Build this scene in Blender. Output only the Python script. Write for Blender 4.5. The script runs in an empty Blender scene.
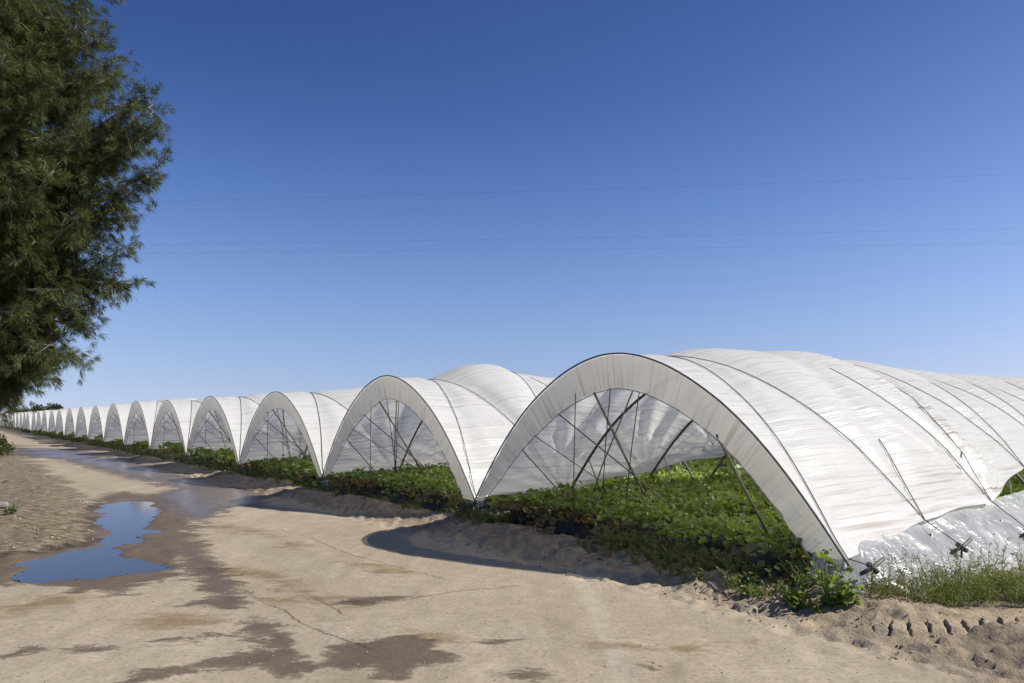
import bpy, math, random
import numpy as np
from mathutils import Vector

scene = bpy.context.scene
COL = scene.collection
rng = np.random.default_rng(7)
random.seed(7)

# ------------------------------------------------------------------ layout
F, CX, HZ, CAMH = 750.0, 512.0, 418.0, 2.0
P0 = np.array([3.71, 8.36])
AX = np.array([0.8026, 0.5965])          # into the field, along a tunnel
RW = np.array([-0.5965, 0.8026])         # along the road, away from us
PITCH = 7.39
HALF = PITCH / 2
ROTZ = math.atan2(AX[1], AX[0])
NT = 27

def gpx(x, y, h=0.0):
    """pixel of the photograph -> point at height h"""
    Y = F * (CAMH - h) / (y - HZ)
    return np.array([(x - CX) / F * Y, Y])

def to_px(X, Y, Z=0.0):
    return CX + F * X / Y, HZ + F * (CAMH - Z) / Y

# ------------------------------------------------------------------ numpy noise
_T = np.random.default_rng(3).random((256, 256))
def vnoise(x, y):
    x = np.asarray(x, float); y = np.asarray(y, float)
    xi = np.floor(x).astype(int); yi = np.floor(y).astype(int)
    fx = x - xi; fy = y - yi
    fx = fx * fx * (3 - 2 * fx); fy = fy * fy * (3 - 2 * fy)
    a = _T[xi & 255, yi & 255]; b = _T[(xi + 1) & 255, yi & 255]
    c = _T[xi & 255, (yi + 1) & 255]; d = _T[(xi + 1) & 255, (yi + 1) & 255]
    return (a * (1 - fx) + b * fx) * (1 - fy) + (c * (1 - fx) + d * fx) * fy
def fbm(x, y, o=4, g=0.5):
    s = 0; a = 1.0; t = 0
    for i in range(o):
        s = s + a * vnoise(x * 2 ** i + 17.3 * i, y * 2 ** i + 9.1 * i); t += a; a *= g
    return s / t
def sstep(a, b, x):
    t = np.clip((x - a) / (b - a), 0, 1)
    return t * t * (3 - 2 * t)

# ------------------------------------------------------------------ mesh helpers
def mesh_np(name, V, faces, mat, parent=None, smooth=True, uv=None, attrs=None, mats=None):
    """faces: (n,k) int array or list of such arrays"""
    me = bpy.data.meshes.new(name)
    V = np.asarray(V, np.float32)
    if not isinstance(faces, list): faces = [faces]
    faces = [np.asarray(f, np.int32) for f in faces if len(f)]
    nl = sum(f.size for f in faces); npoly = sum(len(f) for f in faces)
    me.vertices.add(len(V)); me.vertices.foreach_set('co', V.ravel())
    me.loops.add(nl); me.polygons.add(npoly)
    li = np.concatenate([f.ravel() for f in faces])
    tot = np.concatenate([np.full(len(f), f.shape[1], np.int32) for f in faces])
    st = np.concatenate([[0], np.cumsum(tot)[:-1]]).astype(np.int32)
    me.loops.foreach_set('vertex_index', li)
    me.polygons.foreach_set('loop_start', st)
    me.polygons.foreach_set('use_smooth', np.full(npoly, smooth))
    if uv is not None:
        l = me.uv_layers.new(name='UVMap')
        l.data.foreach_set('uv', np.asarray(uv, np.float32)[li].ravel())
    if attrs:
        for k, a in attrs.items():
            a = np.asarray(a, np.float32)
            at = me.attributes.new(k, 'FLOAT', 'POINT')
            at.data.foreach_set('value', a)
    me.update(calc_edges=True)
    me.validate()
    me.materials.append(mat)
    ob = bpy.data.objects.new(name, me)
    COL.objects.link(ob)
    if parent is not None: ob.parent = parent
    return ob

class MB:
    def __init__(s): s.V = []; s.Q = []; s.n = 0
    def add(s, V, Q):
        V = np.asarray(V, float); Q = np.asarray(Q, int)
        s.V.append(V); s.Q.append(Q + s.n); s.n += len(V)
    def tube(s, pts, r, k=8, cap=True):
        k += k % 2
        P = np.asarray(pts, float); n = len(P)
        r = np.broadcast_to(np.asarray(r, float), (n,))
        T = np.gradient(P, axis=0); T /= np.linalg.norm(T, axis=1)[:, None] + 1e-9
        up = np.array([0, 0, 1.0]) if abs(T[0][2]) < .9 else np.array([1.0, 0, 0])
        N = np.zeros_like(P)
        v = np.cross(T[0], up); v /= np.linalg.norm(v)
        for i in range(n):
            v = v - T[i] * np.dot(v, T[i]); v /= np.linalg.norm(v) + 1e-9; N[i] = v
        B = np.cross(T, N)
        a = np.arange(k) * 2 * math.pi / k
        ring = P[:, None, :] + r[:, None, None] * (np.cos(a)[None, :, None] * N[:, None, :] + np.sin(a)[None, :, None] * B[:, None, :])
        V = ring.reshape(-1, 3)
        i = np.arange(n - 1)[:, None] * k; j = np.arange(k)[None, :]; j2 = (j + 1) % k
        Q = np.stack([i + j, i + j2, i + k + j2, i + k + j], -1).reshape(-1, 4)
        if cap:
            c0 = len(V); V = np.vstack([V, P[:1], P[-1:]])
            jj = np.arange(k); j2 = (jj + 1) % k
            e = (n - 1) * k
            # degenerate-free caps as quads over pairs
            Q = list(map(list, Q))
            for m in range(0, k, 2):
                Q.append([c0, (m + 2) % k, m + 1, m]); Q.append([c0 + 1, e + m, e + m + 1, e + (m + 2) % k])
            Q = np.array(Q)
        s.add(V, Q)
    def build(s, name, mat, parent=None, smooth=True):
        return mesh_np(name, np.vstack(s.V), np.vstack(s.Q), mat, parent, smooth)

def grid_faces(nr, nc):
    i = np.arange(nr - 1)[:, None] * nc; j = np.arange(nc - 1)[None, :]
    return np.stack([i + j, i + j + 1, i + nc + j + 1, i + nc + j], -1).reshape(-1, 4)

def tag(o, label=None, cat=None, group=None, kind=None):
    if label: o['label'] = label
    if cat: o['category'] = cat
    if group: o['group'] = group
    if kind: o['kind'] = kind
    return o
def empty(name, loc, rz=0.0):
    o = bpy.data.objects.new(name, None); COL.objects.link(o)
    o.location = loc; o.rotation_euler = (0, 0, rz); o.empty_display_size = .3
    return o
def copy_tree(o, parent=None):
    c = o.copy(); COL.objects.link(c)
    if parent is not None: c.parent = parent
    for ch in list(o.children): copy_tree(ch, c)
    return c

# ------------------------------------------------------------------ materials
def newmat(name):
    m = bpy.data.materials.new(name); m.use_nodes = True
    nt = m.node_tree; nt.nodes.clear()
    out = nt.nodes.new('ShaderNodeOutputMaterial')
    return m, nt, out
def nd(nt, t, **kw):
    n = nt.nodes.new(t)
    for k, v in kw.items():
        if k.startswith('_'): setattr(n, k[1:], v)
        else: n.inputs[k.replace('__', ' ')].default_value = v
    return n
def ramp(nt, src, stops):
    r = nt.nodes.new('ShaderNodeValToRGB')
    e = r.color_ramp.elements
    while len(e) < len(stops): e.new(.5)
    for x, (p, c) in zip(e, stops):
        x.position = p
        x.color = (c, c, c, 1) if not isinstance(c, (tuple, list)) else (*c, 1)
    nt.links.new(src, r.inputs[0])
    return r.outputs[0]
def mixc(nt, fac, a, b, mode='MIX'):
    n = nt.nodes.new('ShaderNodeMix'); n.data_type = 'RGBA'; n.blend_type = mode
    for sock, v in ((n.inputs[0], fac), (n.inputs[6], a), (n.inputs[7], b)):
        if hasattr(v, 'links'): nt.links.new(v, sock)
        elif isinstance(v, (int, float)): sock.default_value = v
        else: sock.default_value = (*v, 1)
    return n.outputs[2]
def math_(nt, op, a, b=None, clamp=False):
    n = nt.nodes.new('ShaderNodeMath'); n.operation = op; n.use_clamp = clamp
    for s, v in zip(n.inputs, (a, b)):
        if v is None: continue
        if hasattr(v, 'links'): nt.links.new(v, s)
        else: s.default_value = v
    return n.outputs[0]
def noise(nt, vec, scale, detail=4, rough=.55, dist=0.0):
    n = nt.nodes.new('ShaderNodeTexNoise')
    n.inputs['Scale'].default_value = scale; n.inputs['Detail'].default_value = detail
    n.inputs['Roughness'].default_value = rough; n.inputs['Distortion'].default_value = dist
    if vec is not None: nt.links.new(vec, n.inputs['Vector'])
    return n.outputs[0]
def mapping(nt, vec, scale=(1, 1, 1), rot=(0, 0, 0)):
    n = nt.nodes.new('ShaderNodeMapping')
    n.inputs['Scale'].default_value = scale; n.inputs['Rotation'].default_value = rot
    nt.links.new(vec, n.inputs['Vector'])
    return n.outputs[0]
def bump(nt, h, strength, dist, normal=None):
    n = nt.nodes.new('ShaderNodeBump')
    n.inputs['Strength'].default_value = strength; n.inputs['Distance'].default_value = dist
    nt.links.new(h, n.inputs['Height'])
    if normal is not None: nt.links.new(normal, n.inputs['Normal'])
    return n.outputs[0]
def attr(nt, name):
    n = nt.nodes.new('ShaderNodeAttribute'); n.attribute_name = name
    return n
def simple(name, col, rough=.5, metal=0.0, spec=.5, var=.0, scale=8.0):
    m, nt, out = newmat(name)
    p = nd(nt, 'ShaderNodeBsdfPrincipled', Roughness=rough, Metallic=metal)
    p.inputs['Specular IOR Level'].default_value = spec
    g = nt.nodes.new('ShaderNodeNewGeometry')
    n = noise(nt, g.outputs['Position'], scale, 5)
    c = mixc(nt, ramp(nt, n, [(.35, 0), (.65, 1)]), tuple(x * (1 - var) for x in col), tuple(min(1, x * (1 + var)) for x in col))
    nt.links.new(c, p.inputs['Base Color'])
    nt.links.new(p.outputs[0], out.inputs[0])
    return m

def film_material(name, white, tan, trans, dirt_shade_amt, tint=(.86, .83, .76)):
    m, nt, out = newmat(name)
    uv = nt.nodes.new('ShaderNodeUVMap'); uv.uv_map = 'UVMap'
    oi = nt.nodes.new('ShaderNodeObjectInfo')
    off = nt.nodes.new('ShaderNodeVectorMath'); off.operation = 'ADD'
    rv = nt.nodes.new('ShaderNodeCombineXYZ')
    nt.links.new(math_(nt, 'MULTIPLY', oi.outputs['Random'], 37.0), rv.inputs[0])
    nt.links.new(math_(nt, 'MULTIPLY', oi.outputs['Random'], 91.0), rv.inputs[1])
    nt.links.new(uv.outputs[0], off.inputs[0]); nt.links.new(rv.outputs[0], off.inputs[1])
    vec = off.outputs[0]
    # wrinkles run along the tunnel, with a fainter set across it
    w1 = noise(nt, mapping(nt, vec, (.32, 9, 1), (0, 0, .03)), 1.0, 4, .55, .25)
    w2 = noise(nt, mapping(nt, vec, (.7, 22, 1), (0, 0, -.06)), 1.0, 3, .5, .3)
    w3 = noise(nt, mapping(nt, vec, (6, .7, 1), (0, 0, .12)), 1.0, 2, .5, .2)
    h = math_(nt, 'ADD', math_(nt, 'MULTIPLY', w1, 1.0), math_(nt, 'ADD', math_(nt, 'MULTIPLY', w2, .35), math_(nt, 'MULTIPLY', w3, .16)))
    b = bump(nt, h, .36, .07)
    # dirt: blotches, plus fine streaks that also paint in the shade of folds
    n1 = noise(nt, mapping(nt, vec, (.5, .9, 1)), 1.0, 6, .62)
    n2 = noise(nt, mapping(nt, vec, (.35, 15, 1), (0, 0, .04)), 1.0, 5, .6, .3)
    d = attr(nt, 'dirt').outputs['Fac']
    da = math_(nt, 'MULTIPLY', ramp(nt, n2, [(.50, 0), (.70, 1)]), math_(nt, 'ADD', math_(nt, 'MULTIPLY', ramp(nt, n1, [(.42, 0), (.75, 1)]), dirt_shade_amt), d), True)
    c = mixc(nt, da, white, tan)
    n4 = noise(nt, vec, 9.0, 6, .7)
    c = mixc(nt, ramp(nt, n4, [(.3, 0), (.75, .07)]), c, tuple(x * .7 for x in tan))
    p = nd(nt, 'ShaderNodeBsdfPrincipled', Roughness=.36)
    p.inputs['Specular IOR Level'].default_value = .45
    nt.links.new(c, p.inputs['Base Color']); nt.links.new(b, p.inputs['Normal'])
    t = nt.nodes.new('ShaderNodeBsdfTranslucent')
    tc = mixc(nt, 1.0, c, tint, 'MULTIPLY')
    nt.links.new(tc, t.inputs[0]); nt.links.new(b, t.inputs['Normal'])
    mx = nd(nt, 'ShaderNodeMixShader'); mx.inputs[0].default_value = trans
    nt.links.new(p.outputs[0], mx.inputs[1]); nt.links.new(t.outputs[0], mx.inputs[2])
    tr = nt.nodes.new('ShaderNodeBsdfTransparent'); tr.inputs[0].default_value = (1, .99, .97, 1)
    m3 = nd(nt, 'ShaderNodeMixShader'); m3.inputs[0].default_value = .10
    nt.links.new(mx.outputs[0], m3.inputs[1]); nt.links.new(tr.outputs[0], m3.inputs[2])
    nt.links.new(m3.outputs[0], out.inputs[0])
    return m

M = {}
M['film'] = film_material('film', (.98, .965, .925), (.40, .31, .22), .50, .45, (1.0, .99, .96))
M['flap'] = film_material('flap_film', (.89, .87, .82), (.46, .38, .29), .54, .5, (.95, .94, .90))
M['steel'] = simple('galvanised_steel', (.36, .35, .34), .5, .25, .4, .25, 20)
M['dark_steel'] = simple('weathered_steel', (.12, .113, .105), .6, .3, .3, .3, 20)
M['rim'] = simple('dull_pipe', (.13, .128, .124), .55, .2, .3, .25, 20)
M['strut'] = simple('rusty_strut', (.23, .20, .16), .6, .2, .3, .3, 12)
M['rope'] = simple('black_rope', (.022, .022, .024), .7, 0, .2, .2, 40)
M['string'] = simple('grey_string', (.10, .10, .10), .8, 0, .1)
M['black_plastic'] = simple('black_plastic', (.034, .031, .029), .55, 0, .25, .5, 9)
M['bark'] = simple('bark', (.24, .205, .175), .9, 0, .1, .4, 14)
M['stone'] = simple('stone', (.27, .215, .155), .9, 0, .2, .45, 3)
M['concrete'] = simple('concrete', (.24, .225, .20), .85, 0, .2, .15, 12)
M['wood'] = simple('dry_wood', (.22, .18, .14), .85, 0, .2, .3, 16)
M['wire'] = simple('power_wire', (.03, .03, .035), .6, 0, .2)

def leaf_material(name, c1, c2, trans=.35, rough=.5, spec=.3):
    m, nt, out = newmat(name)
    a = attr(nt, 'tone').outputs['Fac']
    c = mixc(nt, a, c1, c2)
    b = attr(nt, 'dead').outputs['Fac']
    c = mixc(nt, b, c, (.20, .115, .055))
    p = nd(nt, 'ShaderNodeBsdfPrincipled', Roughness=rough); p.inputs['Specular IOR Level'].default_value = spec
    nt.links.new(c, p.inputs['Base Color'])
    t = nt.nodes.new('ShaderNodeBsdfTranslucent')
    nt.links.new(mixc(nt, 1.0, c, (1.5, 1.5, .6), 'MULTIPLY'), t.inputs[0])
    mx = nd(nt, 'ShaderNodeMixShader'); mx.inputs[0].default_value = trans
    nt.links.new(p.outputs[0], mx.inputs[1]); nt.links.new(t.outputs[0], mx.inputs[2])
    nt.links.new(mx.outputs[0], out.inputs[0])
    return m
M['crop'] = leaf_material('crop_leaf', (.10, .155, .034), (.31, .40, .12), .42, .32, .55)
M['weed'] = leaf_material('weed_leaf', (.085, .125, .04), (.19, .225, .085), .3, .6, .2)
M['broad'] = leaf_material('broad_leaf', (.09, .16, .03), (.2, .28, .06), .35, .5, .3)
M['needle'] = leaf_material('needle', (.036, .050, .018), (.135, .158, .056), .26, .6, .15)
M['far_leaf'] = leaf_material('far_leaf', (.04, .06, .03), (.07, .095, .04), .2, .7, .1)

def ground_material():
    m, nt, out = newmat('sandy_ground')
    g = nt.nodes.new('ShaderNodeNewGeometry'); pos = g.outputs['Position']
    wet = attr(nt, 'wet').outputs['Fac']; lit = attr(nt, 'litter').outputs['Fac']; bank = attr(nt, 'bank').outputs['Fac']; soil = attr(nt, 'soil').outputs['Fac']; stain = attr(nt, 'stain').outputs['Fac']; crk = attr(nt, 'crackd').outputs['Fac']
    nA = noise(nt, pos, .55, 6, .6); nB = noise(nt, pos, 3.0, 6, .6, .3); nC = noise(nt, pos, 22, 5, .65); nD = noise(nt, pos, 120, 3, .6)
    # sand
    c = mixc(nt, ramp(nt, nA, [(.3, 0), (.7, 1)]), (.332, .275, .192), (.402, .345, .248))
    c = mixc(nt, ramp(nt, nB, [(.38, 0), (.72, .55)]), c, (.305, .25, .18))
    c = mixc(nt, ramp(nt, nC, [(.32, .6), (.55, 0)]), c, (.20, .155, .105))
    c = mixc(nt, ramp(nt, noise(nt, mapping(nt, pos, (.6, 2.2, 1)), 3.2, 8, .75, .6), [(.52, 0), (.70, .55)]), c, (.45, .39, .29))
    # yellowish damp blotches
    n5 = noise(nt, mapping(nt, pos, (1.0, .55, 1), (0, 0, .6)), .9, 5, .6, .8)
    c = mixc(nt, ramp(nt, n5, [(.56, 0), (.72, .6)]), c, (.25, .205, .135))
    # faint wheel lines along the lane
    wl = noise(nt, mapping(nt, pos, (1.5, .10, 1), (0, 0, -.64)), 1.0, 5, .6, .5)
    c = mixc(nt, ramp(nt, wl, [(.35, .34), (.52, 0)]), c, (.235, .19, .135))
    c = mixc(nt, ramp(nt, wl, [(.55, 0), (.72, .35)]), c, (.47, .42, .335))
    # grit
    c = mixc(nt, ramp(nt, nD, [(.25, .5), (.42, 0)]), c, (.2, .165, .12))
    # bank soil
    c = mixc(nt, math_(nt, 'MULTIPLY', bank, .75), c, mixc(nt, ramp(nt, nB, [(.3, 0), (.7, 1)]), mixc(nt, soil, (.27, .21, .145), (.215, .165, .115)), mixc(nt, soil, (.46, .365, .235), (.35, .27, .185))))
    # litter soil on the left
    ls = ramp(nt, math_(nt, 'ADD', math_(nt, 'MULTIPLY', lit, .8), math_(nt, 'MULTIPLY', nB, .45)), [(.45, 0), (.8, 1)])
    nL = noise(nt, mapping(nt, pos, (5, 9, 1), (0, 0, .4)), 1.0, 7, .75)
    lc = mixc(nt, ramp(nt, nL, [(.42, 0), (.58, 1)]), (.075, .056, .036), (.27, .22, .15))
    c = mixc(nt, math_(nt, 'MULTIPLY', ls, .85), c, lc)
    # cracks in the hard lane
    v = nt.nodes.new('ShaderNodeTexVoronoi'); v.feature = 'DISTANCE_TO_EDGE'; v.inputs['Scale'].default_value = .23
    vm = nt.nodes.new('ShaderNodeVectorMath'); vm.operation = 'ADD'
    wn = nt.nodes.new('ShaderNodeTexNoise'); wn.inputs['Scale'].default_value = 1.3; wn.inputs['Detail'].default_value = 6
    nt.links.new(pos, wn.inputs['Vector'])
    sc = nt.nodes.new('ShaderNodeVectorMath'); sc.operation = 'SCALE'; sc.inputs[3].default_value = .9
    nt.links.new(wn.outputs['Color'], sc.inputs[0]); nt.links.new(pos, vm.inputs[0]); nt.links.new(sc.outputs[0], vm.inputs[1])
    nt.links.new(vm.outputs[0], v.inputs['Vector'])
    cr = ramp(nt, v.outputs['Distance'], [(.0, 1), (.0035, 0)])
    cr = math_(nt, 'MULTIPLY', cr, ramp(nt, nA, [(.56, 0), (.64, .5)]))
    cr = math_(nt, 'MULTIPLY', cr, math_(nt, 'SUBTRACT', 1.0, math_(nt, 'MAXIMUM', lit, bank), True))
    c = mixc(nt, cr, c, (.13, .10, .07))
    sm = ramp(nt, math_(nt, 'ADD', stain, math_(nt, 'MULTIPLY', math_(nt, 'SUBTRACT', noise(nt, mapping(nt, pos, (.8, 1.5, 1)), 2.6, 9, .72, .6), .5), 2.4)), [(.38, 0), (.8, 1)])
    c = mixc(nt, math_(nt, 'MULTIPLY', sm, .8), c, mixc(nt, 1.0, c, (.58, .50, .37), 'MULTIPLY'))
    ck = math_(nt, 'ADD', crk, math_(nt, 'MULTIPLY', math_(nt, 'SUBTRACT', noise(nt, pos, 7, 8, .7), .5), .16))
    cm = math_(nt, 'MULTIPLY', ramp(nt, math_(nt, 'ABSOLUTE', ck), [(.006, 1), (.022, 0)]), ramp(nt, noise(nt, pos, 1.7, 4, .6), [(.36, .1), (.5, .95)]))
    c = mixc(nt, cm, c, (.14, .11, .078))
    # wet
    n6 = noise(nt, mapping(nt, pos, (.75, 1.5, 1)), 2.0, 10, .72, .7)
    n7 = noise(nt, pos, 14, 6, .7)
    wsum = math_(nt, 'ADD', math_(nt, 'ADD', wet, math_(nt, 'MULTIPLY', math_(nt, 'SUBTRACT', n6, .5), 2.6)), math_(nt, 'MULTIPLY', math_(nt, 'SUBTRACT', n7, .5), .55))
    wm = ramp(nt, wsum, [(.45, 0), (.50, .6), (.72, 1)])
    wc = mixc(nt, 1.0, c, (.34, .30, .275), 'MULTIPLY')
    c = mixc(nt, math_(nt, 'MULTIPLY', wm, .95), c, wc)
    p = nd(nt, 'ShaderNodeBsdfPrincipled')
    nt.links.new(c, p.inputs['Base Color'])
    film = attr(nt, 'film').outputs['Fac']
    fm = math_(nt, 'MULTIPLY', wm, film)
    r = math_(nt, 'SUBTRACT', .92, math_(nt, 'ADD', math_(nt, 'MULTIPLY', wm, .12), math_(nt, 'MULTIPLY', fm, .55)))
    nt.links.new(r, p.inputs['Roughness'])
    nt.links.new(math_(nt, 'ADD', .10, math_(nt, 'ADD', math_(nt, 'MULTIPLY', wm, .10), math_(nt, 'MULTIPLY', fm, .32))), p.inputs['Specular IOR Level'])
    hh = math_(nt, 'ADD', math_(nt, 'MULTIPLY', nC, .6), math_(nt, 'ADD', math_(nt, 'MULTIPLY', nD, .25), math_(nt, 'MULTIPLY', nB, .6)))
    rough = math_(nt, 'ADD', .38, math_(nt, 'ADD', math_(nt, 'MULTIPLY', bank, 2.0), math_(nt, 'MULTIPLY', lit, 1.2)))
    hh = math_(nt, 'MULTIPLY', hh, math_(nt, 'MULTIPLY', rough, math_(nt, 'SUBTRACT', 1.0, math_(nt, 'MULTIPLY', fm, .85))))
    nt.links.new(bump(nt, hh, .7, .045), p.inputs['Normal'])
    nt.links.new(p.outputs[0], out.inputs[0])
    return m
M['ground'] = ground_material()

def water_material():
    m, nt, out = newmat('puddle_water')
    g = nt.nodes.new('ShaderNodeNewGeometry')
    p = nd(nt, 'ShaderNodeBsdfPrincipled', Roughness=.05, IOR=1.33)
    p.inputs['Base Color'].default_value = (.035, .030, .026, 1)
    p.inputs['Specular IOR Level'].default_value = .5
    n = noise(nt, mapping(nt, g.outputs['Position'], (1, 1, 1)), 7, 4)
    nt.links.new(bump(nt, n, .14, .012), p.inputs['Normal'])
    nt.links.new(p.outputs[0], out.inputs[0])
    return m
M['water'] = water_material()

def skirt_material():
    m, nt, out = newmat('clear_film')
    uv = nt.nodes.new('ShaderNodeUVMap'); uv.uv_map = 'UVMap'
    w1 = noise(nt, mapping(nt, uv.outputs[0], (1.6, 2.8, 1)), 1.0, 4, .6, 1.0)
    w2 = noise(nt, mapping(nt, uv.outputs[0], (9, 3, 1), (0, 0, .5)), 1.0, 4, .6, .8)
    b = bump(nt, math_(nt, 'ADD', w1, math_(nt, 'MULTIPLY', w2, .3)), .5, .085)
    p = nd(nt, 'ShaderNodeBsdfPrincipled', Roughness=.27)
    p.inputs['Specular IOR Level'].default_value = .55
    c = mixc(nt, ramp(nt, w1, [(.35, 0), (.7, 1)]), (.40, .42, .42), (.62, .63, .62))
    nt.links.new(c, p.inputs['Base Color']); nt.links.new(b, p.inputs['Normal'])
    t = nt.nodes.new('ShaderNodeBsdfTranslucent'); t.inputs[0].default_value = (.7, .72, .72, 1)
    tr = nt.nodes.new('ShaderNodeBsdfTransparent'); tr.inputs[0].default_value = (.93, .95, .95, 1)
    m1 = nd(nt, 'ShaderNodeMixShader'); m1.inputs[0].default_value = .35
    nt.links.new(p.outputs[0], m1.inputs[1]); nt.links.new(t.outputs[0], m1.inputs[2])
    m2 = nd(nt, 'ShaderNodeMixShader')
    nt.links.new(ramp(nt, w2, [(.3, .28), (.7, .08)]), m2.inputs[0])
    nt.links.new(m1.outputs[0], m2.inputs[1]); nt.links.new(tr.outputs[0], m2.inputs[2])
    nt.links.new(m2.outputs[0], out.inputs[0])
    return m
M['skirt'] = skirt_material()

# ------------------------------------------------------------------ ground masks (stains traced on the ground)
def poly(pxs): return np.array([gpx(x, y) for x, y in pxs])
def sdf_poly(X, Y, P):
    """signed distance, positive inside"""
    d2 = np.full(X.shape, 1e9); inside = np.zeros(X.shape, bool)
    n = len(P)
    for i in range(n):
        a = P[i]; b = P[(i + 1) % n]
        ex, ey = b - a
        wx = X - a[0]; wy = Y - a[1]
        t = np.clip((wx * ex + wy * ey) / (ex * ex + ey * ey + 1e-12), 0, 1)
        d2 = np.minimum(d2, (wx - t * ex) ** 2 + (wy - t * ey) ** 2)
        c = ((a[1] > Y) != (b[1] > Y)) & (X < (b[0] - a[0]) * (Y - a[1]) / (b[1] - a[1] + 1e-12) + a[0])
        inside ^= c
    d = np.sqrt(d2)
    return np.where(inside, d, -d)

PUDDLE = poly([(2, 577), (18, 563), (60, 554), (92, 545), (103, 530), (97, 515), (100, 505), (126, 500), (146, 501), (160, 508), (160, 516), (154, 521), (151, 532), (148, 542), (122, 546), (116, 556), (140, 562), (166, 567), (130, 572), (90, 578), (40, 580)])
WETS = [  # polygon, soften scale, shine
    ([(-80, 592), (0, 585), (60, 588), (110, 590), (140, 585), (170, 568), (190, 555), (200, 530), (195, 512), (168, 494), (120, 492), (92, 498), (85, 520), (85, 540), (40, 552), (-60, 565)], .25),
    ([(10, 449), (60, 448), (110, 455), (170, 470), (215, 483), (265, 492), (262, 503), (230, 508), (212, 520), (190, 522), (165, 505), (150, 495), (175, 490), (150, 482), (115, 474), (60, 460), (15, 456)], 1.0),
    ([(160, 545), (205, 540), (215, 560), (232, 575), (245, 592), (244, 610), (175, 607), (205, 600), (195, 585), (185, 568)], .55),
    ([(60, 600), (85, 583), (160, 571), (185, 575), (150, 582), (135, 588), (138, 594), (110, 597), (95, 590)], .3),
    ([(225, 632), (255, 618), (290, 628), (300, 648), (320, 668), (300, 676), (250, 668), (200, 668), (130, 690), (90, 690), (160, 668), (215, 655), (270, 650), (262, 640)], .25),
    ([(318, 668), (330, 645), (360, 640), (410, 636), (440, 645), (455, 660), (420, 668), (400, 682), (380, 680), (370, 668), (345, 672)], .4),
    ([(440, 648), (470, 644), (520, 640), (470, 649)], .15),
    ([(512, 676), (530, 671), (556, 674), (545, 681), (520, 681)], .3),
    ([(630, 668), (650, 663), (670, 668), (650, 673)], .15),
    ([(65, 654), (95, 646), (125, 645), (100, 651), (70, 657)], .15),
    ([(-10, 656), (20, 650), (42, 645), (35, 653), (0, 660)], .2),
    ([(150, 642), (190, 636), (222, 634), (190, 640)], .1),
    ([(330, 604), (370, 598), (400, 598), (360, 606)], .1),
]
LITTER = poly([(-400, 436), (-60, 440), (25, 446), (42, 462), (62, 482), (84, 497), (97, 506), (101, 520), (103, 535), (88, 546), (50, 556), (0, 565), (-200, 600)])

STAINS = [[(200, 560), (245, 568), (282, 570), (312, 590), (348, 600), (352, 609), (310, 606), (280, 592), (250, 580), (200, 575)],
          [(316, 592), (360, 597), (380, 605), (352, 611), (330, 605)], [(270, 546), (300, 540), (322, 545), (292, 551)],
          [(200, 520), (260, 530), (300, 540), (250, 536), (205, 530)], [(250, 597), (300, 596), (320, 604), (262, 608)],
          [(400, 628), (440, 632), (470, 646), (430, 648)], [(0, 605), (60, 596), (110, 598), (40, 612), (0, 618)], [(560, 640), (650, 645), (760, 640), (690, 655), (600, 655)],
          [(100, 620), (170, 612), (240, 622), (160, 632)], [(330, 560), (400, 565), (430, 575), (370, 575)]]
CRACKS = [[(246, 592), (263, 603), (285, 611), (300, 623), (328, 634), (345, 641), (372, 650)], [(280, 530), (310, 537), (345, 553), (395, 567), (440, 578)],
          [(383, 604), (420, 598), (452, 592), (520, 586)], [(310, 596), (330, 606), (345, 616)]]
def line_dist(X, Y, L):
    P = poly(L); best = np.full(X.shape, 1e9); sg = np.zeros(X.shape)
    for a, b in zip(P[:-1], P[1:]):
        e = b - a; wx = X - a[0]; wy = Y - a[1]
        t = np.clip((wx * e[0] + wy * e[1]) / (e @ e), 0, 1)
        q = np.hypot(wx - t * e[0], wy - t * e[1]); cr = np.sign(e[0] * wy - e[1] * wx)
        sg = np.where(q < best, cr, sg); best = np.minimum(best, q)
    return best, sg
def extra(X, Y):
    st = np.zeros(X.shape)
    for pl in STAINS: st = np.maximum(st, np.clip(.42 + sdf_poly(X, Y, poly(pl)) / (.035 * np.maximum(Y, 5)) * .5, 0, .85))
    d = np.full(X.shape, 5.0); sgn = np.ones(X.shape)
    for L in CRACKS:
        q, g = line_dist(X, Y, L); sgn = np.where(q < d, g, sgn); d = np.minimum(d, q)
    return st, d * sgn
CORNER = poly([(905, 652), (960, 640), (1060, 625), (1300, 640), (1300, 800), (900, 800), (960, 690), (935, 668)])

def puddle_sd(X, Y):
    return sdf_poly(X, Y, PUDDLE) + (fbm(X * 2.1, Y * 1.5, 5, .6) - .5) * .8

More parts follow.
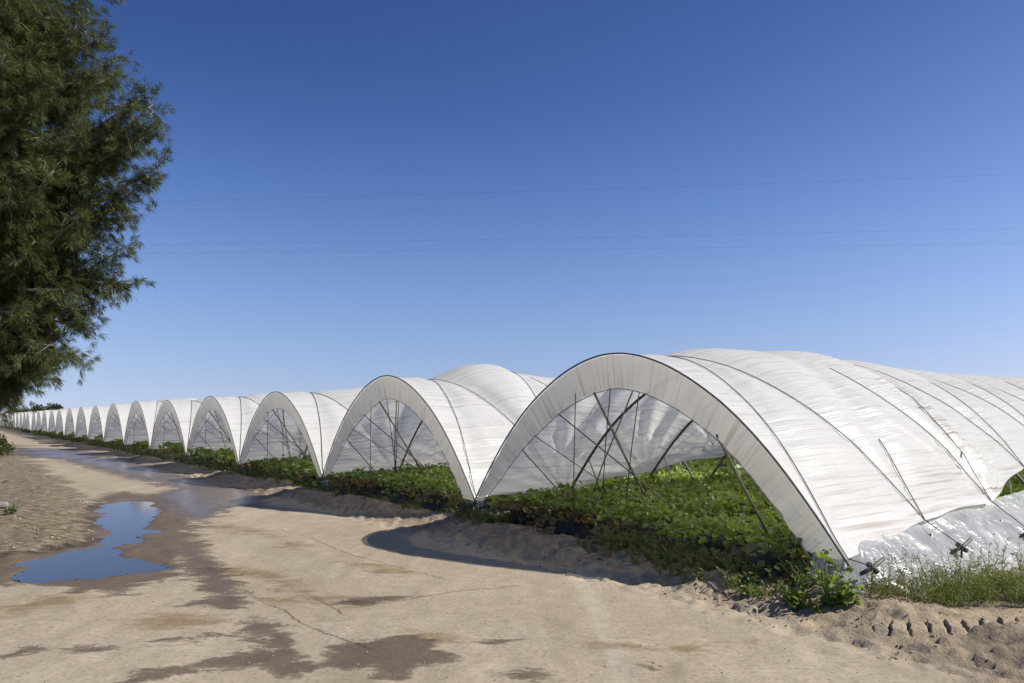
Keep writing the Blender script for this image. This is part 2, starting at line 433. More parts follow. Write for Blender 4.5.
def gheight(X, Y, detail=True):
    rx = X - P0[0]; ry = Y - P0[1]
    d = rx * AX[0] + ry * AX[1]; s = rx * RW[0] + ry * RW[1]
    z = (fbm(X * .35, Y * .35, 3) - .5) * .05
    ln = fbm(s * .55 + 4, d * .9, 4)
    on = sstep(-9, -1, s)
    c = -.42 + (vnoise(s * .4, d * 0 + 2.2) - .5) * .5
    wdt = .42 + .25 * vnoise(s * .6, d * 0 + 7)
    berm = np.exp(-((d - c) / wdt) ** 2) * (.06 + .17 * ln)
    z = z * sstep(-3, -1.2, -d * 0 - 1.1) + berm * on
    # rough sandy bank in front of the arches
    bk = sstep(-2.0, -1.2, d) * sstep(.8, .2, d) * on
    z = z + bk * ((fbm(X * 2.6, Y * 2.6, 4) - .5) * .15 + (.5 - np.abs(fbm(X * 5.5, Y * 5.5, 3) - .5) * 2) * .10 - .05 + (fbm(X * 11, Y * 11, 2) - .5) * .07)
    z = z + (fbm(X * 9, Y * 9, 2) - .5) * .006
    lt = sstep(-.4, .6, sdf_poly(X, Y, LITTER))
    z = z + lt * (.05 + (fbm(X * 2.5, Y * 2.5, 4) - .5) * .10)
    cn = sstep(-.1, .3, sdf_poly(X, Y, CORNER))
    z = z + cn * ((fbm(X * 5.5, Y * 5.5, 4) - .5) * .055 + (fbm(X * 16, Y * 16, 2) - .5) * .03)
    # shallow wheel ruts along the lane
    rut = np.sin((d + .5 * np.sin(s * .21)) * 3.6 + 2 * vnoise(s * .15, 1.3 + d * 0)) * sstep(-1.2, -2.2, d) * vnoise(s * .3 + 5, d * .6)
    z = z + .016 * rut + (fbm(X * 5, Y * 5, 3) - .5) * .022 * sstep(-.9, -1.6, d)
    ta = gpx(872, 636); tb_ = gpx(1075, 628); tl = np.linalg.norm(tb_ - ta); tt = (tb_ - ta) / tl
    tu = (X - ta[0]) * tt[0] + (Y - ta[1]) * tt[1]; tv = -(X - ta[0]) * tt[1] + (Y - ta[1]) * tt[0]
    tm = sstep(-.25, .1, tu) * sstep(tl + .3, tl - .1, tu) * sstep(-.34, -.2, tv) * sstep(.30, .16, tv)
    z = z * (1 - tm) + .03 * tm
    ps = puddle_sd(X, Y)
    z = np.where(ps > -.6, z * sstep(-.05, -.6, ps) - .05 * sstep(-.12, .22, ps), z)
    return z

def masks(X, Y):
    rx = X - P0[0]; ry = Y - P0[1]
    d = rx * AX[0] + ry * AX[1]; s = rx * RW[0] + ry * RW[1]
    wet = np.zeros(X.shape); film = np.zeros(X.shape)
    for pl, sh in WETS:
        P = poly(pl)
        sd = sdf_poly(X, Y, P)
        w = np.clip(.5 + sd / (.030 * np.maximum(Y, 5)) * .5, 0, 1)
        if sh >= 1: w = np.clip(w * 1.1, 0, 1)
        film = np.maximum(film, w * sh); wet = np.maximum(wet, w)
    ps = sdf_poly(X, Y, PUDDLE)
    wet = np.maximum(wet, np.clip(1.0 + ps / .5, 0, 1))
    lit = sstep(-.5, .5, sdf_poly(X, Y, LITTER) + (fbm(X * 1.3, Y * 1.3, 4) - .5) * 1.2)
    edge = -1.35 + (fbm(s * .7, d * .2 + 3, 4) - .5) * .9
    bank = sstep(-.25, .3, d - edge) * sstep(-12, -3, s)
    corner = sstep(-.15, .25, sdf_poly(X, Y, CORNER) + (fbm(X * 1.6, Y * 1.6, 4) - .5) * .9)
    bank = np.maximum(bank, corner)
    soil = sstep(2.2, 4.0, s + (fbm(X * .8, Y * .8, 3) - .5) * 2) * sstep(-1.75, -.9, d + (fbm(X * 1.1 + 5, Y * .7, 3) - .5) * 1.2)
    soil = np.maximum(soil, corner * .8)
    return wet, film, lit, bank, soil

def axis_lines():
    xs = np.concatenate([-np.geomspace(900, 22, 40), np.arange(-20, -12, .25), np.arange(-12, 7.2, .045), np.arange(7.2, 12, .3), np.geomspace(12.4, 900, 40)])
    y = 4.6; ys = []
    while y < 75: ys.append(y); y += max(.03, .0062 * y)
    ys = np.concatenate([-np.geomspace(400, 2, 14), [0, 1.5, 2.6, 3.4, 4.1], ys, np.geomspace(78, 1600, 30)])
    return xs, ys
XS, YS = axis_lines()
GX, GY = np.meshgrid(XS, YS)
gx, gy = GX.ravel(), GY.ravel()
gz = gheight(gx, gy)
wet, film, lit, bank, soil = masks(gx, np.maximum(gy, .5)); stain, crackd = extra(gx, gy)
ground = mesh_np('ground', np.stack([gx, gy, gz], 1), grid_faces(len(YS), len(XS)), M['ground'], attrs=dict(wet=wet, film=film, litter=lit, bank=bank, soil=soil, stain=stain, crackd=crackd))
tag(ground, kind='structure')

# the hard lane lies a centimetre over the ground and sinks into it at its ragged edges
def road_mask(X, Y):
    rx = X - P0[0]; ry = Y - P0[1]
    d = rx * AX[0] + ry * AX[1]; s = rx * RW[0] + ry * RW[1]
    e1 = -1.55 - d + (fbm(s * .8, d * .3 + 3, 4) - .5) * .9
    e2 = -sdf_poly(X, Y, LITTER) - .15 + (fbm(X * 1.1, Y * 1.1, 4) - .5) * 1.0
    e3 = -puddle_sd(X, Y) - .35
    e4 = d + 9.5 + (fbm(s * .5, d * .3, 3) - .5) * 1.0 + np.where(Y < 14, 30, 0)
    return np.minimum(np.minimum(e1, e2), np.minimum(e3, e4))
ok = (GX > -12.5) & (GX < 12) & (GY > 2) & (GY < 110)
ri = np.where(ok.any(1))[0]; ci = np.where(ok.any(0))[0]
RX, RY = np.meshgrid(XS[ci], YS[ri])
rm = road_mask(RX, RY)
idx = (ri[:, None] * len(XS) + ci[None, :])
zr = gz[idx] + np.clip(rm * .12, -.03, .010) - .002
fq = grid_faces(len(ri), len(ci))
keep = (rm.ravel()[fq] > -.08).any(1)
fq = fq[keep]
used, inv = np.unique(fq, return_inverse=True)
rv = np.stack([RX.ravel(), RY.ravel(), zr.ravel()], 1)[used]
ii = idx.ravel()[used]
road = mesh_np('road', rv, inv.reshape(-1, 4), M['ground'], attrs=dict(wet=wet[ii], film=film[ii], litter=lit[ii], bank=bank[ii], soil=soil[ii], stain=stain[ii], crackd=crackd[ii]))
tag(road, kind='structure')

# puddle: a level sheet of water lying in the hollow
c = PUDDLE.mean(0)
px_ = np.arange(PUDDLE[:, 0].min() - .3, PUDDLE[:, 0].max() + .3, .06); py_ = np.arange(PUDDLE[:, 1].min() - .3, PUDDLE[:, 1].max() + .3, .06)
WX, WY = np.meshgrid(px_, py_)
wf = grid_faces(len(py_), len(px_))
kp = (puddle_sd(WX, WY).ravel()[wf] > -.05).all(1)
wf = wf[kp]; used, inv = np.unique(wf, return_inverse=True)
pud = mesh_np('puddle', np.stack([WX.ravel(), WY.ravel(), np.full(WX.size, -.014)], 1)[used], inv.reshape(-1, 4), M['water'])
tag(pud, kind='structure')

def gz_at(x, y): return float(gheight(np.array([x]), np.array([y]))[0])

# tyre tread pressed into the sand at the near right: bars of earth standing between the lugs
def tyre_track():
    a = gpx(872, 636); b = gpx(1075, 628)
    L = np.linalg.norm(b - a); T = (b - a) / L; N = np.array([-T[1], T[0]])
    us = np.arange(-.1, L, .012); vs = np.arange(-.24, .24, .012)
    U, Vv = np.meshgrid(us, vs)
    X = a[0] + U * T[0] + Vv * N[0]; Y = a[1] + U * T[1] + Vv * N[1]
    cell = .185
    ph = (U - Vv * .6 + .02 * (fbm(U * 9, Vv * 9, 3) - .5) * 3) / cell
    fr = ph - np.floor(ph)
    bar = sstep(.0, .07, fr) * (1 - .35 * fr) * sstep(1.0, .80, fr)
    env = sstep(-.24, -.13, Vv) * sstep(.24, .15, Vv) * sstep(-.1, .25, U)
    edge = sstep(-.15, -.125, Vv + .03 * (fbm(U * 6, Vv * 0, 3) - .5))
    z = gheight(X, Y) - .03 + env * (.035 + .058 * bar * edge * (.75 + .35 * vnoise(np.floor(ph) * 3.3, Vv * 0)) + (fbm(X * 14, Y * 14, 3) - .5) * .03)
    w, f_, l_, b_, s_ = masks(X.ravel(), Y.ravel())
    o = mesh_np('tyre_track', np.stack([X.ravel(), Y.ravel(), z.ravel()], 1), grid_faces(len(vs), len(us)), M['ground'], attrs=dict(wet=w * 0, film=f_ * 0, litter=l_ * 0, bank=np.full(w.shape, .6), soil=w * 0 + .25, crackd=w * 0 + 5))
    tag(o, kind='structure')
tyre_track()

# ------------------------------------------------------------------ tunnels
UT = np.array([0, .25, .5, .75, 1, 1.25, 1.5, 1.75, 2, 2.25, 2.5, 2.75, 3, 3.2, 3.4, 3.55, 3.68, 3.75])
HT = np.array([2.94, 2.926, 2.885, 2.82, 2.735, 2.625, 2.495, 2.345, 2.18, 1.985, 1.765, 1.52, 1.245, 1.01, .765, .57, .40, .30])
UF = np.linspace(0, 3.75, 400); HF = np.interp(UF, UT, HT)
for _ in range(40): HF[1:-1] = (HF[:-2] + 2 * HF[1:-1] + HF[2:]) / 4
AL = np.concatenate([[0], np.cumsum(np.hypot(np.diff(UF), np.diff(HF)))])
TOTAL = AL[-1]
BAY = 2.2

class Cover:
    def __init__(s, seed, eR, eL, ridge, bulge=.09, first=.0, wr=1.0, gathers=(), fold=False):
        s.seed = seed; s.eR = eR; s.eL = eL; s.ridge = ridge; s.b = bulge; s.wr = wr; s.g = gathers; s.fold = fold
    def arc_to(s, e):  # arc length from the apex down to height e
        return np.interp(-np.asarray(e, float), -HF, AL)
    def pt(s, w, d, wrinkle=True, lift=0.0, over=False):
        """w -1 (near side eave) .. 1 (far side eave), d along the tunnel -> local x(d), y(u), z, arc"""
        w = np.asarray(w, float); d = np.asarray(d, float)
        sd = s.seed * 13.7
        eR = np.interp(d, s.eR[0], s.eR[1]); eL = np.interp(d, s.eL[0], s.eL[1])
        sc = .025 * (np.cos(2 * math.pi * d / BAY) - 1) * sstep(1.2, 3, d)
        e = np.where(w < 0, eR - sc, eL - sc) + (vnoise(d * 1.1 + sd, w * 0) - .5) * .03 * sstep(.3, 1, d)
        Le = s.arc_to(e)
        al = np.abs(w) * Le
        u = np.interp(al, AL, UF) * np.sign(w); h = np.interp(al, AL, HF)
        al2 = np.clip(al + .02, 0, TOTAL); al1 = np.clip(al - .02, 0, TOTAL)
        tu = np.interp(al2, AL, UF) - np.interp(al1, AL, UF); th = np.interp(al2, AL, HF) - np.interp(al1, AL, HF)
        tl = np.hypot(tu, th) + 1e-9
        nu = -th / tl * np.sign(w + 1e-9); nh = tu / tl
        top = np.clip(1 - np.abs(al) / 3.4, 0, 1)
        rd = np.interp(d, s.ridge[0], s.ridge[1]) - 2.94
        # smooth the ridge table a little
        rd = (rd + np.interp(d - .25, s.ridge[0], s.ridge[1]) + np.interp(d + .25, s.ridge[0], s.ridge[1]) - 2 * 2.94) / 3
        side = .55 + .45 * top
        n = .02 + rd * np.clip(1 - (np.abs(al) / 4.0) ** 2, 0, 1)
        q1 = (d - BAY / 2 * (1 + w)) / BAY; q2 = (d - BAY / 2 * (1 - w)) / BAY
        d1 = np.abs(q1 - np.round(q1)) * BAY; d2 = np.abs(q2 - np.round(q2)) * BAY
        dist = np.minimum(d1, d2)
        n = n + s.b * (1 - np.exp(-(dist / .28) ** 2)) * sstep(.2, 1.0, d) * np.clip(1.05 - np.abs(w) ** 3, 0, 1)
        n = n + (fbm(d * .4 + sd, al * np.sign(w) * .5, 2) - .5) * .12 * sstep(.3, 2, d)
        n_plain = n
        if wrinkle:
            lo = (.10 + .90 * sstep(.42, .9, np.abs(w))) * (1 - .7 * sstep(.93, 1, np.abs(w)))
            k = sstep(.05, .5, d)
            a_ = al * np.sign(w)
            r1 = 1 - np.abs(2 * fbm(d * .22 + sd, a_ * 4.2 + d * .1, 2) - 1)
            r2 = 1 - np.abs(2 * fbm(d * .4 + sd + 50, a_ * 9 - d * .2, 2) - 1)
            n = n + s.wr * k * lo * (.042 * (r1 - .75) + .022 * (r2 - .75))
            for (gw, gd, amp, R_) in s.g:
                ga = np.interp(abs(gw), [0, 1], [0, 1]) * Le * np.sign(gw)
                dx = d - gd; dy = a_ - ga
                rr = np.hypot(dx, dy) + 1e-6; an = np.arctan2(dy, dx)
                wv = np.sin(an * 19 + 2.5 * np.sin(an * 3 + sd)) + .6 * np.sin(an * 37 + 2 * np.sin(an * 5))
                n = n + amp * wv * np.exp(-rr / R_) * sstep(.05, .7, rr)
        if s.fold:   # a bunched fold running up from the gathered corner
            dl = d - np.interp(w, [-1, -.8, -.55, -.3, -.1, 1], [4.6, 4.82, 4.95, 4.5, 3.9, 3.5])
            on = sstep(.05, -.25, w)
            n = n + on * (.05 * np.exp(-(dl / .13) ** 2) + .022 * np.exp(-((dl - .27) / .11) ** 2) - .012 * np.exp(-((dl - .14) / .06) ** 2))
        if over:     # a taut rope: rides on the highest folds beneath it
            n = np.maximum(n, n_plain)
            for _ in range(3): n[1:-1] = np.maximum(n[1:-1], (n[:-2] + n[2:]) / 2)
        n = n + lift
        return np.stack([d + 0 * w, u + nu * n, np.maximum(h + nh * n, .05)], -1), al * np.sign(w)

def prof(w, drop=.0, e=.40):
    """hoop profile; w -1..1 ; drop inwards along the normal"""
    w = np.asarray(w, float)
    al = np.abs(w) * np.interp(-e, -HF, AL)
    u = np.interp(al, AL, UF); h = np.interp(al, AL, HF)
    a2 = np.clip(al + .05, 0, TOTAL); a1 = np.clip(al - .05, 0, TOTAL)
    tu = np.interp(a2, AL, UF) - np.interp(a1, AL, UF); th = np.interp(a2, AL, HF) - np.interp(a1, AL, HF)
    tl = np.hypot(tu, th)
    return (u + th / tl * drop) * np.sign(w), h - tu / tl * drop

TH = ([-1, -.8, -.5, -.2, .2, .5, .8, 1], [.38, .40, .44, .49, .50, .43, .27, .09])
def make_tunnel(i, L, cov, nd_fine, nw, nhoops, detail=2, dirt=None, e0=(.42, .45)):
    c2 = P0 + RW * (HALF + PITCH * i)
    t = empty('poly_tunnel', (c2[0], c2[1], 0), ROTZ)
    # cover
    df = np.concatenate([np.linspace(0, min(L, 13), nd_fine), np.arange(13.4, L + .01, .45)]) if L > 13 else np.linspace(0, L, nd_fine)
    ws = np.linspace(-1, 1, nw)
    D, W = np.meshgrid(df, ws, indexing='ij')
    P, A_ = cov.pt(W.ravel(), D.ravel())
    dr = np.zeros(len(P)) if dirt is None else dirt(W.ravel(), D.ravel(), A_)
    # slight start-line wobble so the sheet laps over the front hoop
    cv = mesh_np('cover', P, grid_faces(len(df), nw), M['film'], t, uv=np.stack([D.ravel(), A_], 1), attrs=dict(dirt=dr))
    # end flap: the ring of sheet hanging inside the front hoop
    nf = 120 if detail > 1 else 50
    wf_ = np.linspace(-1, 1, nf); rr_ = np.linspace(0, 1, 7)
    th = np.interp(wf_, *TH)
    V = []; UVs = []
    for r in rr_:
        u, h = prof(wf_, -.015 + th * r, e0[0])
        h = np.maximum(h, .40 + .02 * r)
        pk = (vnoise(wf_ * 38 + i * 7, wf_ * 0 + r * 1.2) - .5) * .05 * r + .012 * np.sin(wf_ * 90) * r
        V.append(np.stack([.015 + .05 * r + pk, u, h], 1)); UVs.append(np.stack([th * r * 1.0, wf_ * 4.2], 1))
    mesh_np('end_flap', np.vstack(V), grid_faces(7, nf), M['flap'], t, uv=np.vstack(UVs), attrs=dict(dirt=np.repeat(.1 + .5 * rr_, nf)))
    # rim pipe along the outer edge and edge cord along the inner edge
    u, h = prof(np.linspace(-1, 1, 60), -.035, .34)
    m = MB(); m.tube(np.stack([np.full(60, -.012), u, h], 1), .014, 6); m.build('front_hoop', M['rim'], t)
    u, h = prof(np.linspace(-1, 1, 60), 0, .34)
    thc = np.interp(np.linspace(-1, 1, 60), *TH)
    u2 = []; h2 = []
    for wq, tq in zip(np.linspace(-1, 1, 60), thc):
        a, b = prof(np.array([wq]), tq, .34); u2.append(a[0]); h2.append(b[0])
    h2 = np.maximum(h2, .36)
    m = MB(); m.tube(np.stack([np.full(60, .075), u2, h2], 1), .008, 6); m.build('edge_pipe', M['steel'], t)
    # hoops and legs
    for k in range(nhoops):
        dd = k * BAY
        if k > 0:
            u, h = prof(np.linspace(-1, 1, 44), .10, .32)
            m = MB(); m.tube(np.stack([np.full(44, dd), u, h], 1), .026, 6); m.build('hoop', M['dark_steel'], t)
        for sgn in (-1, 1):
            m = MB()
            top = .50 if k else .44
            x0 = dd + (.10 if k == 0 else 0)
            m.tube([(x0 - .03, sgn * 3.60, -.35), (x0, sgn * 3.61, .15), (x0, sgn * (3.62 if k else 3.64), top)], .028, 8)
            m.build('leg', M['steel'], t)
    # brace struts that hold the end hoop
    for (uu, h0, dx) in ((.455, 2.40, 1.72), (-1.90, 1.78, 1.52)) if i == 0 else ((.455, 2.40, 1.72),):
        m = MB(); m.tube([(.06, uu, h0), (dx * .5, uu, h0 * .5), (dx * 1.06, uu, -.14)], .020, 8); m.build('strut', M['strut'], t)
    if i < 2:
        for kk in (1, 2, 3, 4, 5):
            for (uu, h0, lean) in ((.455, 2.45, 1.6), (-1.9, 1.95, 1.3), (2.9, 1.15, .7), (-2.9, 1.15, .7)):
                if (kk + int(uu * 10)) % 2 and abs(uu) < 2: continue
                m = MB(); x0 = kk * BAY
                m.tube([(x0, uu, h0), (x0 + lean * .5, uu + .05, h0 * .5), (x0 + lean, uu + .1, -.1)], .017, 6); m.build('strut', M['steel'], t)
    if i < 9:   # thinner crossing poles inside the mouth
        for (uu, h0, u1, d1) in ((-.35, 2.40, 2.35, 1.5), (1.45, 2.12, -.55, 1.9), (2.45, 1.50, 1.55, 1.2))[:3 if i < 4 else 2]:
            m = MB(); m.tube([(.09, uu, h0), (d1 * .5, (uu + u1) / 2, h0 * .5), (d1, u1, -.08)], .013, 6); m.build('strut', M['strut'], t)
    if detail >= 1:
        for (uu, h0, u1, d1, h1) in ((.90, 2.40, .92, .05, .15), (.1, 2.45, 1.15, .9, .62), (2.1, 1.75, 1.75, 2.0, .55), (-.5, 2.38, -.1, .2, .7)):
            if i > 2 and uu < .5: continue
            m = MB(); m.tube([(.07, uu, h0), (.07 + (d1 - .07) * .5, (uu + u1) / 2 + .02, (h0 + h1) / 2), (d1, u1, h1)], .008, 5); m.build('string', M['string'], t)
    # ropes crossing over the cover
    nr = {2: 12, 1: 5, 0: 2}[detail]
    cut = {(1, 1): -.70, (1, -1): -.28, (2, 1): -.40} if i == 0 else {}   # ropes that slip under the bunched sheet
    for k in range(nr):
        for sgn in (1, -1):
            w = np.linspace(-1, 1, 56 if detail > 1 else 30)
            d = BAY * k + BAY / 2 * (1 + sgn * w)
            P, _ = cov.pt(w, np.maximum(d, .06), True, .012, True)
            d0 = BAY * k + (0 if sgn > 0 else BAY); d1 = BAY * k + (BAY if sgn > 0 else 0)
            a = np.array([[d0 + .12, -3.95, .37]]); b = np.array([[d1 + .12, 3.95, .37]])
            wc = cut.get((k, sgn))
            P = np.vstack([a, P, b]) if wc is None else np.vstack([a, P[w < wc]])
            m = MB(); m.tube(P, .0062 if detail > 1 else .0095, 5); m.build('rope', M['rope'], t)
    # rope pegs: a short dark crossbar on each leg line
    if detail > 1:
        for k in range(8):
            for sgn in (-1, 1):
                m = MB(); dd = BAY * k + .10
                m.tube([(dd - .14, sgn * 3.90, .30), (dd + .02, sgn * 3.95, .36), (dd + .19, sgn * 3.99, .45)], .024, 8)
                m.tube([(dd + .02, sgn * 3.95, .37), (dd + .02, sgn * 3.93, -.25)], .016, 6)
                m.tube([(dd - .03, sgn * 4.02, .33), (dd + .06, sgn * 3.88, .38)], .034, 8)
                m.build('rope_peg', M['dark_steel'], t)
    return t

ORD = ['nearest', 'second', 'third', 'fourth', 'fifth', 'sixth', 'seventh', 'eighth', 'ninth', 'tenth', 'eleventh', 'twelfth', 'thirteenth', 'fourteenth', 'fifteenth', 'sixteenth']
GRP = 'white plastic tunnels in a row along the road'
def tlabel(i):
    if i == 0: return 'largest and nearest white plastic tunnel, open arch with clear plastic along its side'
    if i == 1: return 'second white tunnel from the near end, its cover humped behind the open arch'
    if i < 16: return f'{ORD[i]} white tunnel from the near end of the row along the road'
    return 'tiny far white tunnel at the distant end of the row'

def dirt_shadeA(w, d, a):
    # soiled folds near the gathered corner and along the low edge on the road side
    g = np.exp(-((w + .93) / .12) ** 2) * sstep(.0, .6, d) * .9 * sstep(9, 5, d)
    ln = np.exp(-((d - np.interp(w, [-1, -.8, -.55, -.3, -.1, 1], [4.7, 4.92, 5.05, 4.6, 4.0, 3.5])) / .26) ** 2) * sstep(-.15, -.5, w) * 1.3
    return np.clip(g * .8 + ln + .65 * sstep(.2, .7, w), 0, 1.4)  # far wall streaks: dirt together with painted shade of its folds
def dirt_shadeB(w, d, a): return .2 + .75 * sstep(.15, .5, w) + .35 * sstep(.3, .9, np.abs(w)) * fbm(d * .8, a * .8, 3)  # inner wall streaks: grime plus fold shadows put into the colour

covA = Cover(1, ([0, .8, 2.1, 4.3, 5.0, 6.6, 8, 60], [.40, .48, .62, .71, .80, 1.12, 1.22, 1.25]), ([0, 2.3, 5.0, 7.1, 10, 60], [.50, .45, .86, 1.12, 1.2, 1.2]),
             ([-1, 0, .6, 1.2, 2.2, 3.2, 4.2, 5.4, 7, 10, 60], [2.94, 2.94, 2.93, 2.93, 3.08, 3.17, 3.15, 3.06, 3.03, 3.0, 3.0]), .07, wr=1.0,
             gathers=((-1.0, 4.55, .036, 1.3), (1.0, 2.2, .035, 1.8), (1.0, 4.4, .05, 1.9), (1.0, 6.6, .045, 1.7)), fold=True)
covB = Cover(2, ([0, .6, 2.6, 5, 7, 60], [.42, .52, .52, .9, 1.2, 1.25]), ([0, 5.5, 8, 60], [.42, .38, 1.15, 1.25]),
             ([-1, 0, .8, 1.4, 2.0, 2.6, 3.2, 4.2, 6, 60], [2.94, 2.94, 2.87, 2.90, 3.14, 3.27, 3.20, 3.0, 2.96, 2.96]), .08, wr=1.1,
             gathers=((1.0, 2.2, .045, 1.9), (1.0, 4.4, .045, 1.9), (-.97, 2.2, .035, 1.5)))
def covN(seed):
    r = np.random.default_rng(seed)
    hp = 3.02 + .12 * r.random()
    return Cover(seed, ([0, 5.5, 8, 60], [.42, .42, 1.15, 1.25]), ([0, 5.5, 8, 60], [.42, .42, 1.15, 1.25]),
                 ([-1, 0, .9, 1.8, 3.0, 4.5, 7, 60], [2.94, 2.94, 2.93, 3.0, hp, 3.0, 2.97, 2.97]), .09, wr=1.1, gathers=((1.0, 2.2, .05, 1.8), (1.0, 4.4, .05, 1.8)))

LOW = {2: .945, 3: .955, 4: .95, 5: .985, 6: .975}
def put_label(o, i):
    tag(o, tlabel(i), 'tunnel', GRP)
    if i > 1: o.scale = (o.scale[0], o.scale[1], o.scale[2] * LOW.get(i, .965))

tunnels = []
tA = make_tunnel(0, 46, covA, 190, 150, 12, 2, dirt_shadeA); put_label(tA, 0)
tB = make_tunnel(1, 40, covB, 150, 120, 8, 2, dirt_shadeB); put_label(tB, 1)
tunnels += [tA, tB]
protos = []
for i in range(2, 6):
    o = make_tunnel(i, 36, covN(i + 3), 90, 80, 4, 1, dirt_shadeB); put_label(o, i); tunnels.append(o)
for i in range(6, 9):
    o = make_tunnel(i, 36, covN(i + 3), 50, 48, 2, 0, dirt_shadeB); put_label(o, i); tunnels.append(o); protos.append(o)
for i in range(9, NT):
    o = copy_tree(protos[i % 3])
    c2 = P0 + RW * (HALF + PITCH * i)
    jit = rng.normal(0, 1, 3)
    o.location = (c2[0] + .06 * jit[0] * AX[0], c2[1] + .06 * jit[0] * AX[1], 0); o.scale = (1, 1 + .008 * jit[1], 1 + .018 * jit[2]); put_label(o, i); tunnels.append(o)

# clear plastic skirt along the near side of the first tunnel (a part of it)
def skirt():
    ds = np.concatenate([np.linspace(-.28, 13, 230), np.arange(13.4, 40, .5)]); vs = np.linspace(0, 1, 40)
    D, V = np.meshgrid(ds, vs, indexing='ij')
    out = .46 * (1 - V) ** 1.1 - .42 * V ** 1.3 + .05
    top = .82 + .03 * np.sin(D * 2.2) + .05 * (vnoise(D * 1.1, D * 0) - .5)
    top = top * sstep(-.34, .5, D) + .15 * (1 - sstep(-.34, .5, D))
    wr = (fbm(D * 1.2, V * 1.6, 3) - .5) * .08 + (1 - np.abs(2 * fbm(D * 3.5 + V * 2.5, V * 3 + 8, 3) - 1) - .7) * .05
    k = (D - .12) / BAY; pull = np.exp(-((k - np.round(k)) * BAY / .16) ** 2)
    P = np.stack([D + (fbm(D * 2, V * 3 + 4, 3) - .5) * .06, -3.70 - out - wr + pull * .05 * V, -.03 + V * top], -1)
    o = mesh_np('side_skirt', P.reshape(-1, 3), grid_faces(len(ds), len(vs)), M['skirt'], tA, uv=np.stack([D.ravel(), V.ravel() * .9], 1))
    o['label'] = 'clear shiny plastic skirt along the tunnel side'
skirt()

# ------------------------------------------------------------------ beds
def make_bed(L):
    n = 60
    xs = np.concatenate([[0, .02, .06, .14, .26], np.linspace(.45, L, n)])
    prof_y = np.array([-.50, -.42, -.34, -.2, 0, .2, .34, .42, .50]); prof_z = np.array([-.08, .12, .25, .31, .33, .31, .25, .12, -.08])
    end = np.sqrt(np.clip(1 - (1 - np.clip(xs / .3, 0, 1)) ** 2, 0, 1))
    X, Yv = np.meshgrid(xs, prof_y, indexing='ij')
    Z = np.where(prof_z > 0, prof_z, prof_z)[None, :] * 1.0
    Z = np.where(Z > 0, Z * end[:, None], Z)
    Yv = Yv * (.75 + .25 * end[:, None])
    Z = Z + (fbm(X * 4, Yv * 6 + 3, 3) - .5) * .09 * (Z > 0)
    return np.stack([X, Yv, Z], -1).reshape(-1, 3), grid_faces(len(xs), 9)
BV, BF = make_bed(26)
BEDU = [-2.85, -1.43, 0, 1.43, 2.85]
BPOS = ['beside the near foot', 'second from the near foot', 'under the middle', 'second from the far foot', 'beside the far foot']
bed_me = None
bed_start = {}
for ti in range(4):
    for k, bu in enumerate(BEDU):
        if ti == 0 and k == 0: bu = -2.5
        d0 = .12 + .22 * rng.random()
        bed_start[(ti, k)] = d0
        q = P0 + RW * (HALF + PITCH * ti + bu) + AX * d0
        if bed_me is None:
            ob = mesh_np('planting_bed', BV, BF, M['black_plastic']); bed_me = ob.data
        else:
            ob = bpy.data.objects.new('planting_bed', bed_me); COL.objects.link(ob)
        ob.location = (q[0], q[1], 0); ob.rotation_euler = (0, 0, ROTZ)
        tag(ob, f'black plastic covered crop bed {BPOS[k]} of the {ORD[ti]} tunnel', 'crop bed', 'black plastic covered crop beds in the tunnels')

# ------------------------------------------------------------------ leaves
def rand_rot(n, up_bias, r):
    """leaf frames: returns x (length), y (width), z (normal)"""
    nrm = r.normal(size=(n, 3)); nrm[:, 2] = np.abs(nrm[:, 2]) + up_bias
    nrm /= np.linalg.norm(nrm, axis=1)[:, None]
    a = r.normal(size=(n, 3)); a -= nrm * (a * nrm).sum(1)[:, None]; a /= np.linalg.norm(a, axis=1)[:, None]
    return a, np.cross(nrm, a), nrm
def leaves(C, size, up, r, fold=.25, wid=.42):
    """folded six-point leaves at centres C -> V, quads"""
    n = len(C); x, y, z = rand_rot(n, up, r)
    s = np.asarray(size)[:, None] if np.ndim(size) else size
    tmpl = [(-.5, 0, 0), (-.18, -wid, fold), (.25, -wid * .8, fold), (.55, 0, -.12), (.25, wid * .8, fold), (-.18, wid, fold)]
    V = np.stack([C + s * (a * x + b * y + c * z * .6) for a, b, c in tmpl], 1)
    o = np.arange(n)[:, None] * 6
    Q = np.concatenate([o + np.array([[0, 1, 2, 3]]), o + np.array([[0, 3, 4, 5]])])
    return V.reshape(-1, 3), Q

